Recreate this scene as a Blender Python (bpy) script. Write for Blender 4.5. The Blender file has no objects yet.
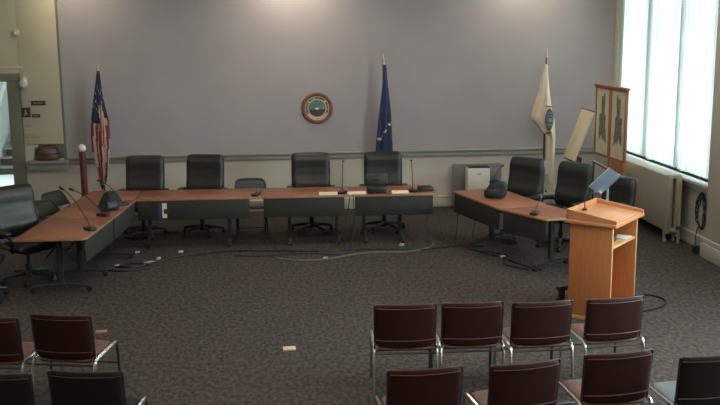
import bpy, bmesh, math, random
from mathutils import Vector, Matrix, Euler
random.seed(7)
S = bpy.context.scene
C = S.collection
PI = math.pi
def R(d): return math.radians(d)

# ------------------------------------------------------------------ materials
def srgb(r, g, b):
    def f(c):
        c /= 255.0
        return c / 12.92 if c <= .04045 else ((c + .055) / 1.055) ** 2.4
    return (f(r), f(g), f(b), 1)
def mat(name, col, rough=.5, metal=0, var=0.0, scale=8.0, stretch=None, col2=None, bump=0.0, detail=4, spec=None, coat=0):
    m = bpy.data.materials.new(name); m.use_nodes = True
    nt = m.node_tree; b = nt.nodes['Principled BSDF']
    b.inputs['Base Color'].default_value = col
    b.inputs['Roughness'].default_value = rough
    b.inputs['Metallic'].default_value = metal
    if spec is not None: b.inputs['Specular IOR Level'].default_value = spec
    if coat: b.inputs['Coat Weight'].default_value = coat
    if var or col2 or bump:
        tc = nt.nodes.new('ShaderNodeTexCoord'); mp = nt.nodes.new('ShaderNodeMapping')
        nt.links.new(tc.outputs['Object'], mp.inputs['Vector'])
        if stretch: mp.inputs['Scale'].default_value = stretch
        nz = nt.nodes.new('ShaderNodeTexNoise'); nz.inputs['Scale'].default_value = scale
        nz.inputs['Detail'].default_value = detail
        nt.links.new(mp.outputs['Vector'], nz.inputs['Vector'])
        if var or col2:
            rp = nt.nodes.new('ShaderNodeValToRGB')
            if col2: c1, c2 = col, col2
            else:
                c1 = tuple(c * (1 - var) for c in col[:3]) + (1,); c2 = tuple(min(1, c * (1 + var)) for c in col[:3]) + (1,)
            rp.color_ramp.elements[0].color = c1; rp.color_ramp.elements[1].color = c2
            rp.color_ramp.elements[0].position = .33; rp.color_ramp.elements[1].position = .67
            nt.links.new(nz.outputs['Fac'], rp.inputs['Fac']); nt.links.new(rp.outputs['Color'], b.inputs['Base Color'])
        if bump:
            bp = nt.nodes.new('ShaderNodeBump'); bp.inputs['Strength'].default_value = bump; bp.inputs['Distance'].default_value = .01
            nt.links.new(nz.outputs['Fac'], bp.inputs['Height']); nt.links.new(bp.outputs['Normal'], b.inputs['Normal'])
    return m
def emis(name, col, st):
    m = bpy.data.materials.new(name); m.use_nodes = True
    nt = m.node_tree; nt.nodes.clear()
    o = nt.nodes.new('ShaderNodeOutputMaterial'); e = nt.nodes.new('ShaderNodeEmission')
    e.inputs['Color'].default_value = col; e.inputs['Strength'].default_value = st
    nt.links.new(e.outputs[0], o.inputs[0]); return m

M = {}
M['wall'] = mat('wall_paint', (.385, .345, .355, 1), .75, var=.03, scale=1.5)
M['dado'] = mat('dado_paint', (.58, .535, .45, 1), .7, var=.03, scale=2)
M['rail'] = mat('rail_paint', (.27, .265, .225, 1), .5, var=.03, scale=3)
M['beige'] = mat('beige_paint', (.50, .44, .325, 1), .7, var=.04, scale=2)
M['ceil'] = mat('ceiling_tile', (.6, .58, .54, 1), .9, var=.03, scale=6)
M['olive'] = mat('olive_door_paint', (.16, .145, .115, 1), .5, var=.05, scale=4)
M['trim'] = mat('window_trim_paint', (.50, .52, .46, 1), .5, var=.03, scale=4)
M['rwall'] = mat('right_wall_paint', (.42, .39, .32, 1), .7, var=.04, scale=2)
M['black_leather'] = mat('black_leather', (.014, .015, .013, 1), .42, var=.25, scale=14, bump=.15)
M['black_plastic'] = mat('black_plastic', (.012, .012, .012, 1), .45, var=.15, scale=10)
M['black_fabric'] = mat('black_fabric', (.016, .019, .021, 1), .85, var=.35, scale=22, bump=.3)
M['steel_dark'] = mat('dark_steel', (.03, .03, .028, 1), .45, metal=.3, var=.1, scale=10)
M['cherry'] = mat('cherry_laminate', (.25, .088, .045, 1), .33, var=.0, scale=6, stretch=(1, 9, 1), col2=(.31, .12, .064, 1))
M['edge'] = mat('tan_edge_band', (.30, .17, .095, 1), .45, var=.08, scale=9)
M['panel'] = mat('slate_panel', (.030, .031, .027, 1), .55, var=.08, scale=8, spec=.3)
M['maroon'] = mat('maroon_vinyl', (.030, .0085, .006, 1), .6, var=.12, scale=10, spec=.22)
M['maroon_seat'] = mat('brown_seat_fabric', (.12, .056, .042, 1), .7, var=.2, scale=30)
M['dark_seat'] = mat('dark_vinyl', (.016, .010, .009, 1), .6, var=.12, scale=10, spec=.22)
M['window_sheen_seat'] = mat('dark_vinyl_window_sheen', (.10, .125, .13, 1), .4, var=.1, scale=12)  # bluish reflection of the window put into the seat colour
M['piping'] = mat('maroon_piping', (.11, .038, .030, 1), .4, var=.1, scale=12)
M['dark_piping'] = mat('dark_piping', (.055, .038, .034, 1), .4, var=.1, scale=12)
M['chrome'] = mat('chrome', (.62, .60, .57, 1), .25, metal=1, var=.03, scale=5)
M['gunmetal'] = mat('dull_steel', (.10, .095, .09, 1), .35, metal=.8, var=.08, scale=8)
M['oak'] = mat('honey_oak', (.42, .145, .046, 1), .38, scale=4, stretch=(14, 14, 1.2), col2=(.49, .18, .06, 1))
M['oak_edge'] = mat('pale_oak_edge', (.62, .35, .15, 1), .4, var=.08, scale=9)
M['oak_top'] = mat('oak_top', (.48, .20, .08, 1), .35, scale=4, stretch=(1.2, 14, 14), col2=(.55, .24, .10, 1))
M['white'] = mat('white_plastic', (.72, .68, .60, 1), .4, var=.03, scale=5)
M['paper'] = mat('paper', (.70, .62, .50, 1), .8, var=.04, scale=6)
M['cream'] = mat('cream_board', (.78, .66, .48, 1), .5, var=.04, scale=4)
M['wood_red'] = mat('reddish_wood', (.34, .14, .065, 1), .5, var=.18, scale=9, stretch=(8, 8, 1))
M['wood_dark'] = mat('dark_wood', (.10, .045, .025, 1), .45, var=.2, scale=9)
M['gold'] = mat('gold', (.70, .50, .20, 1), .3, metal=.9, var=.05, scale=6)
M['navy'] = mat('navy_cloth', (.016, .018, .055, 1), .8, var=.2, scale=12)
M['blue'] = mat('blue_cloth', (.022, .026, .095, 1), .75, var=.2, scale=9)
M['red'] = mat('red_cloth', (.20, .022, .022, 1), .8, var=.15, scale=9)
M['white_cloth'] = mat('white_cloth', (.70, .60, .46, 1), .8, var=.06, scale=6)
M['stripe_white'] = mat('stripe_white_cloth', (.42, .35, .29, 1), .8, var=.06, scale=6)
M['emblem'] = mat('emblem_teal', (.06, .10, .13, 1), .7, col2=(.16, .22, .25, 1), scale=20)
M['post_red'] = mat('dark_red_post', (.10, .018, .016, 1), .4, var=.1, scale=7)
M['sign'] = mat('dark_sign', (.035, .022, .016, 1), .5, var=.1, scale=9)
M['signmark'] = mat('sign_marks', (.24, .21, .16, 1), .6, var=.05, scale=9)
M['tan'] = mat('tan_panel', (.36, .30, .20, 1), .6, var=.06, scale=7)
M['brown'] = mat('brown_glaze', (.07, .043, .026, 1), .35, scale=9, col2=(.12, .08, .05, 1))
M['rad'] = mat('radiator_paint', (.30, .26, .20, 1), .55, var=.04, scale=4)
M['green'] = mat('green_cable', (.10, .14, .07, 1), .5, var=.1, scale=6)
M['grey'] = mat('grey_board', (.19, .18, .165, 1), .7, var=.05, scale=3)
M['screen'] = mat('bluish_screen', (.13, .19, .26, 1), .2, var=.06, scale=3, coat=.4)
M['silver'] = mat('silver_plastic', (.55, .60, .64, 1), .3, metal=.5, var=.04, scale=6)
M['tape'] = mat('tan_tape', (.62, .47, .32, 1), .6, var=.08, scale=20)
M['orange_tape'] = mat('brown_tape', (.30, .16, .08, 1), .6, var=.1, scale=20)
M['map_paper'] = mat('map_paper', (.66, .58, .44, 1), .6, var=.08, scale=7)
M['map_green'] = mat('map_green', (.10, .12, .075, 1), .7, scale=18, col2=(.24, .23, .15, 1))
M['seal_cream'] = mat('seal_cream', (.62, .54, .36, 1), .5, var=.05, scale=9)
M['seal_green'] = mat('seal_green', (.05, .13, .12, 1), .5, scale=25, col2=(.16, .24, .21, 1))
M['seal_dark'] = mat('seal_dark', (.03, .022, .015, 1), .5, scale=25, col2=(.07, .05, .03, 1))
M['seal_wood'] = mat('seal_wood', (.20, .07, .035, 1), .4, var=.2, scale=12)
M['blue_print'] = mat('blue_print', (.03, .035, .12, 1), .6, var=.1, scale=9)
M['stair_white'] = mat('stairwell_paint', (.72, .78, .76, 1), .7, var=.03, scale=3)
M['stair_tread'] = mat('stair_tread', (.16, .145, .12, 1), .6, var=.1, scale=5)
M['stair_riser'] = mat('stair_riser', (.018, .015, .011, 1), .6, var=.1, scale=5)
M['pale_plastic'] = mat('pale_plastic', (.42, .40, .36, 1), .5, var=.05, scale=9)
M['cable'] = mat('black_cable', (.008, .008, .008, 1), .5, var=.1, scale=9)

def carpet():
    m = bpy.data.materials.new('brown_carpet'); m.use_nodes = True
    nt = m.node_tree; b = nt.nodes['Principled BSDF']; b.inputs['Roughness'].default_value = .95
    b.inputs['Specular IOR Level'].default_value = .15
    tc = nt.nodes.new('ShaderNodeTexCoord')
    def noise(sc, det, st):
        mp = nt.nodes.new('ShaderNodeMapping'); mp.inputs['Scale'].default_value = st
        nt.links.new(tc.outputs['Object'], mp.inputs['Vector'])
        n = nt.nodes.new('ShaderNodeTexNoise'); n.inputs['Scale'].default_value = sc; n.inputs['Detail'].default_value = det
        nt.links.new(mp.outputs['Vector'], n.inputs['Vector']); return n
    n1 = noise(26, 5, (1, .55, 1)); n2 = noise(.6, 3, (1, 1, 1))
    r1 = nt.nodes.new('ShaderNodeValToRGB'); e = r1.color_ramp.elements
    e[0].position = .36; e[1].position = .66
    e[0].color = (.040, .0315, .0275, 1); e[1].color = (.092, .074, .066, 1)
    nt.links.new(n1.outputs['Fac'], r1.inputs['Fac'])
    r2 = nt.nodes.new('ShaderNodeValToRGB'); e = r2.color_ramp.elements
    e[0].color = (.9, .9, .9, 1); e[1].color = (1, 1, 1, 1)
    nt.links.new(n2.outputs['Fac'], r2.inputs['Fac'])
    mx = nt.nodes.new('ShaderNodeMix'); mx.data_type = 'RGBA'; mx.blend_type = 'MULTIPLY'; mx.inputs['Factor'].default_value = 1
    nt.links.new(r1.outputs['Color'], mx.inputs['A']); nt.links.new(r2.outputs['Color'], mx.inputs['B'])
    nt.links.new(mx.outputs['Result'], b.inputs['Base Color'])
    bp = nt.nodes.new('ShaderNodeBump'); bp.inputs['Strength'].default_value = .4; bp.inputs['Distance'].default_value = .01
    nt.links.new(n1.outputs['Fac'], bp.inputs['Height']); nt.links.new(bp.outputs['Normal'], b.inputs['Normal'])
    return m
M['carpet'] = carpet()
def blindmat():
    m = bpy.data.materials.new('sheer_blind'); m.use_nodes = True
    nt = m.node_tree; nt.nodes.clear()
    o = nt.nodes.new('ShaderNodeOutputMaterial'); d = nt.nodes.new('ShaderNodeBsdfDiffuse'); t = nt.nodes.new('ShaderNodeBsdfTranslucent')
    x = nt.nodes.new('ShaderNodeMixShader'); x.inputs[0].default_value = .22
    tc = nt.nodes.new('ShaderNodeTexCoord'); n = nt.nodes.new('ShaderNodeTexNoise'); n.inputs['Scale'].default_value = 5
    r = nt.nodes.new('ShaderNodeValToRGB'); r.color_ramp.elements[0].color = (.50, .52, .51, 1); r.color_ramp.elements[1].color = (.60, .62, .61, 1)
    nt.links.new(tc.outputs['Object'], n.inputs['Vector']); nt.links.new(n.outputs['Fac'], r.inputs['Fac'])
    nt.links.new(r.outputs['Color'], d.inputs['Color']); nt.links.new(r.outputs['Color'], t.inputs['Color'])
    nt.links.new(d.outputs[0], x.inputs[1]); nt.links.new(t.outputs[0], x.inputs[2]); nt.links.new(x.outputs[0], o.inputs[0])
    return m
M['blind'] = blindmat()
def meshmat():
    m = bpy.data.materials.new('grey_mesh'); m.use_nodes = True
    nt = m.node_tree; b = nt.nodes['Principled BSDF']; b.inputs['Base Color'].default_value = (.075, .075, .07, 1); b.inputs['Roughness'].default_value = .8
    tc = nt.nodes.new('ShaderNodeTexCoord'); ck = nt.nodes.new('ShaderNodeTexChecker'); ck.inputs['Scale'].default_value = 260
    rp = nt.nodes.new('ShaderNodeMapRange'); rp.inputs['To Min'].default_value = .7; rp.inputs['To Max'].default_value = 1
    nt.links.new(tc.outputs['Object'], ck.inputs['Vector']); nt.links.new(ck.outputs['Fac'], rp.inputs['Value']); nt.links.new(rp.outputs[0], b.inputs['Alpha'])
    return m
M['mesh'] = meshmat()
def glassmat():
    m = bpy.data.materials.new('window_glass'); m.use_nodes = True
    nt = m.node_tree; nt.nodes.clear()
    o = nt.nodes.new('ShaderNodeOutputMaterial'); t = nt.nodes.new('ShaderNodeBsdfTransparent'); g = nt.nodes.new('ShaderNodeBsdfGlossy')
    g.inputs['Roughness'].default_value = .02; t.inputs['Color'].default_value = (.93, .96, .95, 1)
    x = nt.nodes.new('ShaderNodeMixShader'); x.inputs[0].default_value = .05
    nt.links.new(t.outputs[0], x.inputs[1]); nt.links.new(g.outputs[0], x.inputs[2]); nt.links.new(x.outputs[0], o.inputs[0]); return m
M['glass'] = glassmat()

# ------------------------------------------------------------------ mesh helper
class MB:
    def __init__(s): s.bm = bmesh.new(); s.mi = 0
    def _merge(s, t, mtx=None):
        for f in t.faces: f.material_index = s.mi
        if mtx is not None: bmesh.ops.transform(t, matrix=mtx, verts=t.verts)
        me = bpy.data.meshes.new('tmp'); t.to_mesh(me); t.free(); s.bm.from_mesh(me); bpy.data.meshes.remove(me)
    def box(s, c, sz, bev=0, rot=None, seg=2):
        t = bmesh.new(); bmesh.ops.create_cube(t, size=1)
        bmesh.ops.scale(t, vec=sz, verts=t.verts)
        if bev: bmesh.ops.bevel(t, geom=list(t.edges), offset=bev, segments=seg, profile=.5, affect='EDGES')
        m = Matrix.Translation(c)
        if rot: m = m @ Euler(rot).to_matrix().to_4x4()
        s._merge(t, m); return s
    def span(s, a, b, bev=0):
        c = [(p + q) / 2 for p, q in zip(a, b)]; z = [abs(q - p) for p, q in zip(a, b)]
        return s.box(c, z, bev)
    def prism(s, poly, z0, z1, bev=0):
        t = bmesh.new()
        vs = [t.verts.new((x, y, z0)) for x, y in poly]; f = t.faces.new(vs)
        r = bmesh.ops.extrude_face_region(t, geom=[f]); v2 = [v for v in r['geom'] if isinstance(v, bmesh.types.BMVert)]
        bmesh.ops.translate(t, vec=(0, 0, z1 - z0), verts=v2)
        bmesh.ops.recalc_face_normals(t, faces=t.faces)
        if bev: bmesh.ops.bevel(t, geom=list(t.edges), offset=bev, segments=2, profile=.5, affect='EDGES')
        s._merge(t); return s
    def tube(s, pts, r, n=8, smooth=0):
        P = [Vector(p) for p in pts]
        for _ in range(smooth):
            Q = [P[0]]
            for a, b in zip(P, P[1:]): Q += [a * .75 + b * .25, a * .25 + b * .75]
            Q.append(P[-1]); P = Q
        t = bmesh.new(); rings = []
        up = None
        for i, p in enumerate(P):
            d = (P[min(i + 1, len(P) - 1)] - P[max(i - 1, 0)]).normalized()
            if up is None: up = Vector((0, 0, 1)) if abs(d.z) < .9 else Vector((1, 0, 0))
            x = d.cross(up).normalized(); up = x.cross(d).normalized()
            rr = r[i * (len(r) - 1) // max(1, len(P) - 1)] if isinstance(r, (list, tuple)) else r
            rings.append([t.verts.new(p + rr * (math.cos(2 * PI * k / n) * x + math.sin(2 * PI * k / n) * up)) for k in range(n)])
        for a, b in zip(rings, rings[1:]):
            for k in range(n): t.faces.new((a[k], a[(k + 1) % n], b[(k + 1) % n], b[k]))
        t.faces.new(rings[0][::-1]); t.faces.new(rings[-1])
        bmesh.ops.recalc_face_normals(t, faces=t.faces)
        s._merge(t); return s
    def lathe(s, prof, c=(0, 0, 0), n=20, mtx=None):
        t = bmesh.new(); rings = []
        for r, z in prof:
            rings.append([t.verts.new((max(r, 1e-4) * math.cos(2 * PI * k / n), max(r, 1e-4) * math.sin(2 * PI * k / n), z)) for k in range(n)])
        for a, b in zip(rings, rings[1:]):
            for k in range(n): t.faces.new((a[k], a[(k + 1) % n], b[(k + 1) % n], b[k]))
        t.faces.new(rings[0][::-1]); t.faces.new(rings[-1])
        bmesh.ops.recalc_face_normals(t, faces=t.faces)
        m = Matrix.Translation(c)
        if mtx is not None: m = m @ mtx
        s._merge(t, m); return s
    def pad(s, w, h, tf, tb, fn=None, mtx=None, n=14, p=6, taper=0, bend=0):
        """cushion in the XZ plane, front toward -Y; fn(u,v) scales the front bulge"""
        t = bmesh.new()
        def pt(u, v, front):
            k = (max(0, 1 - abs(u) ** p) * max(0, 1 - abs(v) ** p)) ** .5
            x = w / 2 * u * (1 - .07 * abs(v) ** 8) * (1 + taper * v); z = h / 2 * v * (1 - .06 * abs(u) ** 8)
            y = -tf * k * (fn(u, v) if fn else 1) if front else tb * k
            return (x, y + bend * u * u, z)
        for fr in (True, False):
            g = [[t.verts.new(pt(math.sin(PI / 2 * (-1 + 2 * i / n)), math.sin(PI / 2 * (-1 + 2 * j / n)), fr)) for i in range(n + 1)] for j in range(n + 1)]
            for j in range(n):
                for i in range(n): t.faces.new((g[j][i], g[j][i + 1], g[j + 1][i + 1], g[j + 1][i]))
        bmesh.ops.remove_doubles(t, verts=t.verts, dist=1e-5)
        bmesh.ops.recalc_face_normals(t, faces=t.faces)
        s._merge(t, mtx); return s
    def ball(s, c, r, sc=(1, 1, 1), seg=16, fn=None):
        t = bmesh.new(); bmesh.ops.create_uvsphere(t, u_segments=seg, v_segments=max(6, seg // 2 + 2), radius=1)
        for v in t.verts:
            k = fn(v.co) if fn else 1
            v.co = Vector((v.co.x * r * sc[0] * k, v.co.y * r * sc[1] * k, v.co.z * r * sc[2] * k))
        s._merge(t, Matrix.Translation(c)); return s
    def build(s, name, m, parent=None, loc=None, rotz=None, ang=35):
        me = bpy.data.meshes.new(name); s.bm.to_mesh(me); s.bm.free()
        for x in (m if isinstance(m, (list, tuple)) else [m]): me.materials.append(M[x])
        me.polygons.foreach_set('use_smooth', [True] * len(me.polygons)); me.set_sharp_from_angle(angle=R(ang))
        o = bpy.data.objects.new(name, me); C.objects.link(o)
        if parent: o.parent = parent
        if loc: o.location = loc
        if rotz is not None: o.rotation_euler.z = rotz
        return o
def tag(o, label, cat, group=None, kind=None):
    o['label'] = label; o['category'] = cat
    if group: o['group'] = group
    if kind: o['kind'] = kind
    return o
def thing(name, label, cat, loc=(0, 0, 0), rotz=0, group=None):
    o = bpy.data.objects.new(name, None); C.objects.link(o); o.empty_display_size = .1
    o.location = loc; o.rotation_euler.z = rotz
    return tag(o, label, cat, group)
def struct(name, mb, m, label=None):
    o = mb.build(name, m); o['kind'] = 'structure'
    o['label'] = label or name.replace('_', ' '); return o
def kids(o): return [c for c in C.objects if c.parent == o]
def dup(root, loc, rotz, label, parent=None):
    def cp(o, p):
        c = o.copy(); C.objects.link(c)
        if p: c.parent = p
        for k in tree.get(o.name, []): cp(k, c)
        return c
    tree = {}
    for o in C.objects:
        if o.parent: tree.setdefault(o.parent.name, []).append(o)
    r = cp(root, None); r.location = loc; r.rotation_euler.z = rotz; r['label'] = label
    return r

# ------------------------------------------------------------------ setting
YB, XR, XL, ZC = 16.23, 5.95, -6.2, 4.4
struct('floor', MB().span((XL - .2, -2.2, -.12), (XR + .2, YB + .2, 0)), 'carpet', 'brown speckled carpet floor of the council room')
struct('ceiling', MB().span((XL - .2, -2.2, ZC), (XR + .2, YB + .2, ZC + .12)), 'ceil', 'ceiling of the room')
struct('wall_left', MB().span((XL - .15, -2, 0), (XL, YB, ZC)), 'beige', 'left wall of the room')
struct('wall_front', MB().span((XL, -2.15, 0), (XR, -2, ZC)), 'beige', 'wall behind the camera')
struct('wall_back', MB().span((-3.47, YB, .9), (XR + .15, YB + .16, ZC)), 'wall', 'grey lilac back wall above the chair rail')
struct('trim_1', MB().span((-3.47, YB, .0), (XR + .15, YB + .16, .9)), 'dado', 'pale dado below the chair rail on the back wall')
struct('trim_2', MB().span((-3.44, YB - .035, .885), (XR, YB + .01, .945), .006).span((-3.44, YB - .05, .965), (XR, YB + .01, 1.0), .008).span((-3.44, YB - .02, .93), (XR, YB + .01, .98)), 'rail', 'two-step chair rail along the back wall')
struct('baseboard_back', MB().span((-4.0, YB - .025, 0), (XR, YB + .01, .17), .006).span((-4.0, YB - .04, .16), (XR, YB + .01, .19), .006), 'dado', 'pale baseboard of the back wall')
# left stretch of the back wall: doorway and niche
struct('wall_back_above_door', MB().span((XL, YB, 2.36), (-4.12, YB + .2, ZC)), 'dado', 'plain wall above the doorway')
struct('wall_back_far_left', MB().span((XL, YB, 0), (-5.42, YB + .2, 2.36)), 'dado', 'plain wall left of the doorway')
struct('wall_back_pier', MB().span((-4.2, YB, 0), (-3.98, YB + .42, 2.36)), 'dado', 'plain pier between the doorway and the niche')
struct('wall_back_below_niche', MB().span((-3.98, YB, 0), (-3.47, YB + .42, .95)), 'dado', 'plain wall below the niche')
struct('wall_back_niche', MB().span((-3.98, YB + .26, .95), (-3.47, YB + .42, 1.3)), 'olive', 'back of the wall niche')
struct('trim_3', MB().span((-4.12, YB - .05, 1.24), (-3.485, YB + .2, ZC), .004), 'beige', 'tall beige wall panel between the doorway and the grey wall')
struct('trim_4', MB().span((XL, YB - .05, 2.405), (-4.12, YB + .01, ZC)), 'beige', 'beige wall above the doorway')
struct('trim_5', MB().span((-3.5, YB - .045, 0.95), (-3.455, YB + .1, ZC), .004), 'olive', 'dark seam strip at the left end of the grey wall')
struct('trim_6', MB().span((-4.1, YB - .16, .92), (-3.42, YB + .02, .965), .008).span((-4.08, YB - .11, .79), (-3.44, YB + .02, .93), .006), 'rail', 'grey ledge below the wall niche')
d = MB()
d.span((-4.335, YB - .06, 0), (-4.13, YB + .25, 2.28), .006).span((-5.5, YB - .058, 2.275), (-4.13, YB + .25, 2.41), .006).span((-5.5, YB - .06, 0), (-5.33, YB + .25, 2.28), .006)
struct('door_1', d, 'olive', 'olive grey frame of the open doorway at far left')
struct('trim_7', MB().span((-5.7, YB - .062, 2.49), (-4.05, YB + .0, 2.52), .004), 'beige', 'beige moulding above the doorway')
# right wall with the window
W0, W1, WZ0, WZ1 = 12.40, 16.1, .96, 4.15
w = MB()
w.span((XR, -2, 0), (XR + .3, 4.6, ZC)).span((XR, 9.4, 0), (XR + .3, W0, ZC)).span((XR, 4.6, 0), (XR + .3, 9.4, WZ0)).span((XR, 4.6, WZ1), (XR + .3, 9.4, ZC)).span((XR, W0, 0), (XR + .3, W1, WZ0)).span((XR, W0, WZ1), (XR + .3, W1, ZC)).span((XR, W1, 0), (XR + .3, YB + .16, ZC))
struct('wall_right', w, 'rwall', 'right wall with the tall window')
struct('trim_8', MB().span((XR - .17, 9.6, 0), (XR + .02, 12.14, ZC), .01).span((XR - .21, 9.55, 0), (XR + .02, 12.19, .2), .012).span((XR - .19, 9.57, .19), (XR + .02, 12.165, .27), .012), 'rwall', 'pilaster with a plinth right of the window')
struct('baseboard_right', MB().span((XR - .03, 12.15, 0), (XR + .01, YB, .17), .006).span((XR - .045, 12.15, .15), (XR + .01, YB, .19), .006), 'rwall', 'baseboard of the right wall')
w = MB()
w.span((XR - .05, W1 - .02, WZ0 - .05), (XR + .02, W1 + .13, ZC), .01).span((XR - .05, W0 - .2, WZ0 - .05), (XR + .02, W0 + .0, ZC), .01)
w.span((XR - .02, W1 - .09, WZ0), (XR + .26, W1 + .01, WZ1), .006).span((XR + .12, W0, WZ0), (XR + .26, W0 + .07, WZ1), .006)
w.span((XR - .12, W0 - .22, WZ0 - .05), (XR + .28, W1 + .12, WZ0), .012).span((XR - .04, W0 - .2, WZ0 - .14), (XR + .02, W1 + .1, WZ0 - .05), .006)
w.span((XR + .1, W0, WZ1 - .08), (XR + .26, W1, WZ1))
for y in (13.6, 14.82): w.span((XR + .05, y - .05, WZ0), (XR + .26, y + .05, WZ1), .006)
wf = struct('window_1', w, 'trim', 'tall three-light window filling the right wall')
g = MB().span((XR + .185, W0 + .02, WZ0), (XR + .195, W1 - .02, WZ1)).build('window_glass', 'glass', wf)
bays = [(W0 + .03, 13.57, 'nearest the pilaster at right'), (13.63, 14.79, 'in the middle of the three'), (14.85, W1 - .1, 'nearest the back wall')]
for a, b, where in bays:
    t = thing('vertical_blind', 'white sheer vertical blind in the tall window, the one ' + where, 'blind', (XR + .04, (a + b) / 2, WZ0 + .02), 0, 'vertical blinds in the window')
    L = b - a; n = round(L / .095); m = MB()
    for k in range(n):
        y = -L / 2 + (k + .5) * L / n
        m.box((0, y, (WZ1 - WZ0) / 2 - .05), (.0025, .1, WZ1 - WZ0 - .14), rot=(0, 0, R(-64 + random.uniform(-9, 9))))
    m.build('slats', 'blind', t)
    MB().box((0, 0, WZ1 - WZ0 - .08), (.05, L, .05), .006).build('headrail', 'white', t)

w = MB()
w.span((XR - .1, 4.5, WZ0 - .05), (XR + .28, 9.5, WZ0), .01)
for y in (4.64, 6.2, 7.8, 9.36): w.span((XR + .05, y - .05, WZ0), (XR + .26, y + .05, WZ1), .006)
w.span((XR + .1, 4.6, WZ1 - .08), (XR + .26, 9.4, WZ1))
wf2 = struct('window_2', w, 'trim', 'second tall window of the right wall, nearer the camera')
MB().span((XR + .185, 4.62, WZ0), (XR + .195, 9.38, WZ1)).build('window_glass', 'glass', wf2)
struct('blind_shade_slab', MB().span((XR + .3, 11.6, 3.95), (XR + 3.4, 18, 4.2)), 'trim', 'unseen slab added outside to shade the blind tops')  # added out of view so the upper slats get less sky

# stair hall behind the doorway
w = MB()
w.span((-7.2, 16.46, -.1), (-3.4, 23.5, 0))
struct('floor_stair_hall', w, 'stair_white', 'bright floor of the stair hall')
w = MB().span((-7.3, 16.46, 0), (-7.2, 23.5, 3.6)).span((-3.5, 16.46, 0), (-3.4, 23.5, 3.6)).span((-7.3, 23.4, 0), (-3.4, 23.5, 3.6)).span((-7.3, 16.43, 0), (-5.5, 16.47, 3.6)).span((-7.3, 16.43, 2.5), (-3.4, 16.47, 3.6)).span((-7.3, 16.46, 3.6), (-3.4, 23.5, 3.7))
struct('wall_stair_hall', w, 'stair_white', 'white walls of the stair hall beyond the doorway')
st = thing('staircase', 'short flight of dark-fronted stairs beyond the open doorway', 'stairs', (-5.12, 21.1, 0))
m = MB(); m2 = MB()
for k in range(8):
    m.span((-.88 + .035 * k, .28 * k, .17 * k), (.75, .28 * k + .3, .17 * (k + 1) - .03))
    m2.span((-.9 + .035 * k, .28 * k - .03, .17 * (k + 1) - .03), (.76, .28 * k + .3, .17 * (k + 1)))
m.build('risers', 'stair_riser', st); m2.build('treads', 'stair_tread', st)
MB().prism([(-.1, 0), (2.2, 0), (2.2, 2.4), (2.1, 2.4), (-.1, .9)], -.04, .04).build('stringer_wall', 'stair_white', st)
o = kids(st)[-1]; o.matrix_local = Matrix.Translation((-.94, 0, 0)) @ Matrix.Rotation(PI / 2, 4, 'Z') @ Matrix.Rotation(PI / 2, 4, 'X')
L = bpy.data.lights.new('stair_hall_lamp', 'AREA'); L.energy = 150; L.size = 1.6; L.color = (.88, 1, .97)
lo = bpy.data.objects.new('stair_hall_lamp', L); C.objects.link(lo); lo.location = (-5.2, 18.4, 3.5)

# ------------------------------------------------------------------ ceiling lamps (above the frame)
def troffer(x, y, label, face='lampface'):
    t = thing('ceiling_light', label, 'ceiling light', (x, y, ZC), 0, 'recessed ceiling lights')
    MB().span((-.33, -.63, -.05), (.33, -.59, 0)).span((-.33, .59, -.05), (.33, .63, 0)).span((-.33, -.6, -.05), (-.29, .6, 0)).span((.29, -.6, -.05), (.33, .6, 0)).build('frame', 'white', t)
    MB().span((-.3, -.6, -.03), (.3, .6, -.02)).build('diffuser', face, t)
M['lampface'] = emis('lamp_diffuser', (1, .88, .80, 1), 18); M['lampdim'] = emis('dimmed_lamp_diffuser', (1, .86, .72, 1), 6)
for i, x in enumerate((-3.6, 0.2, 4.0)):
    for j, y in enumerate((1.5, 5.0, 8.5, 12.0)):
        troffer(x, y, 'ceiling light in %s file, %s from the back wall' % (('the left', 'the middle', 'the right')[i], ('fourth', 'third', 'second', 'first')[j]), 'lampdim' if i == 0 and j > 0 else 'lampface')
def washer(x, label, en):
    t = thing('wall_washer_lamp', label, 'ceiling light', (x, 15.55, ZC), 0, 'wall washer lamps')
    MB().lathe([(.09, 0), (.1, -.02), (.1, -.12), (.085, -.12), (.08, -.04)], n=18).build('shade', 'white', t)
    L = bpy.data.lights.new('washer_bulb', 'SPOT'); L.energy = en; L.color = (1, .86, .64); L.spot_size = R(160); L.spot_blend = 1; L.shadow_soft_size = .1
    lo = bpy.data.objects.new('washer_bulb', L); C.objects.link(lo); lo.parent = t; lo.location = (0, 0, -.14); lo.rotation_euler = (R(30), 0, 0)
washer(.35, 'small warm ceiling lamp above the round seal', 110)
washer(4.3, 'small warm ceiling lamp above the white flag', 75)
washer(-3.2, 'small warm ceiling lamp above the striped flag', 55)

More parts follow.
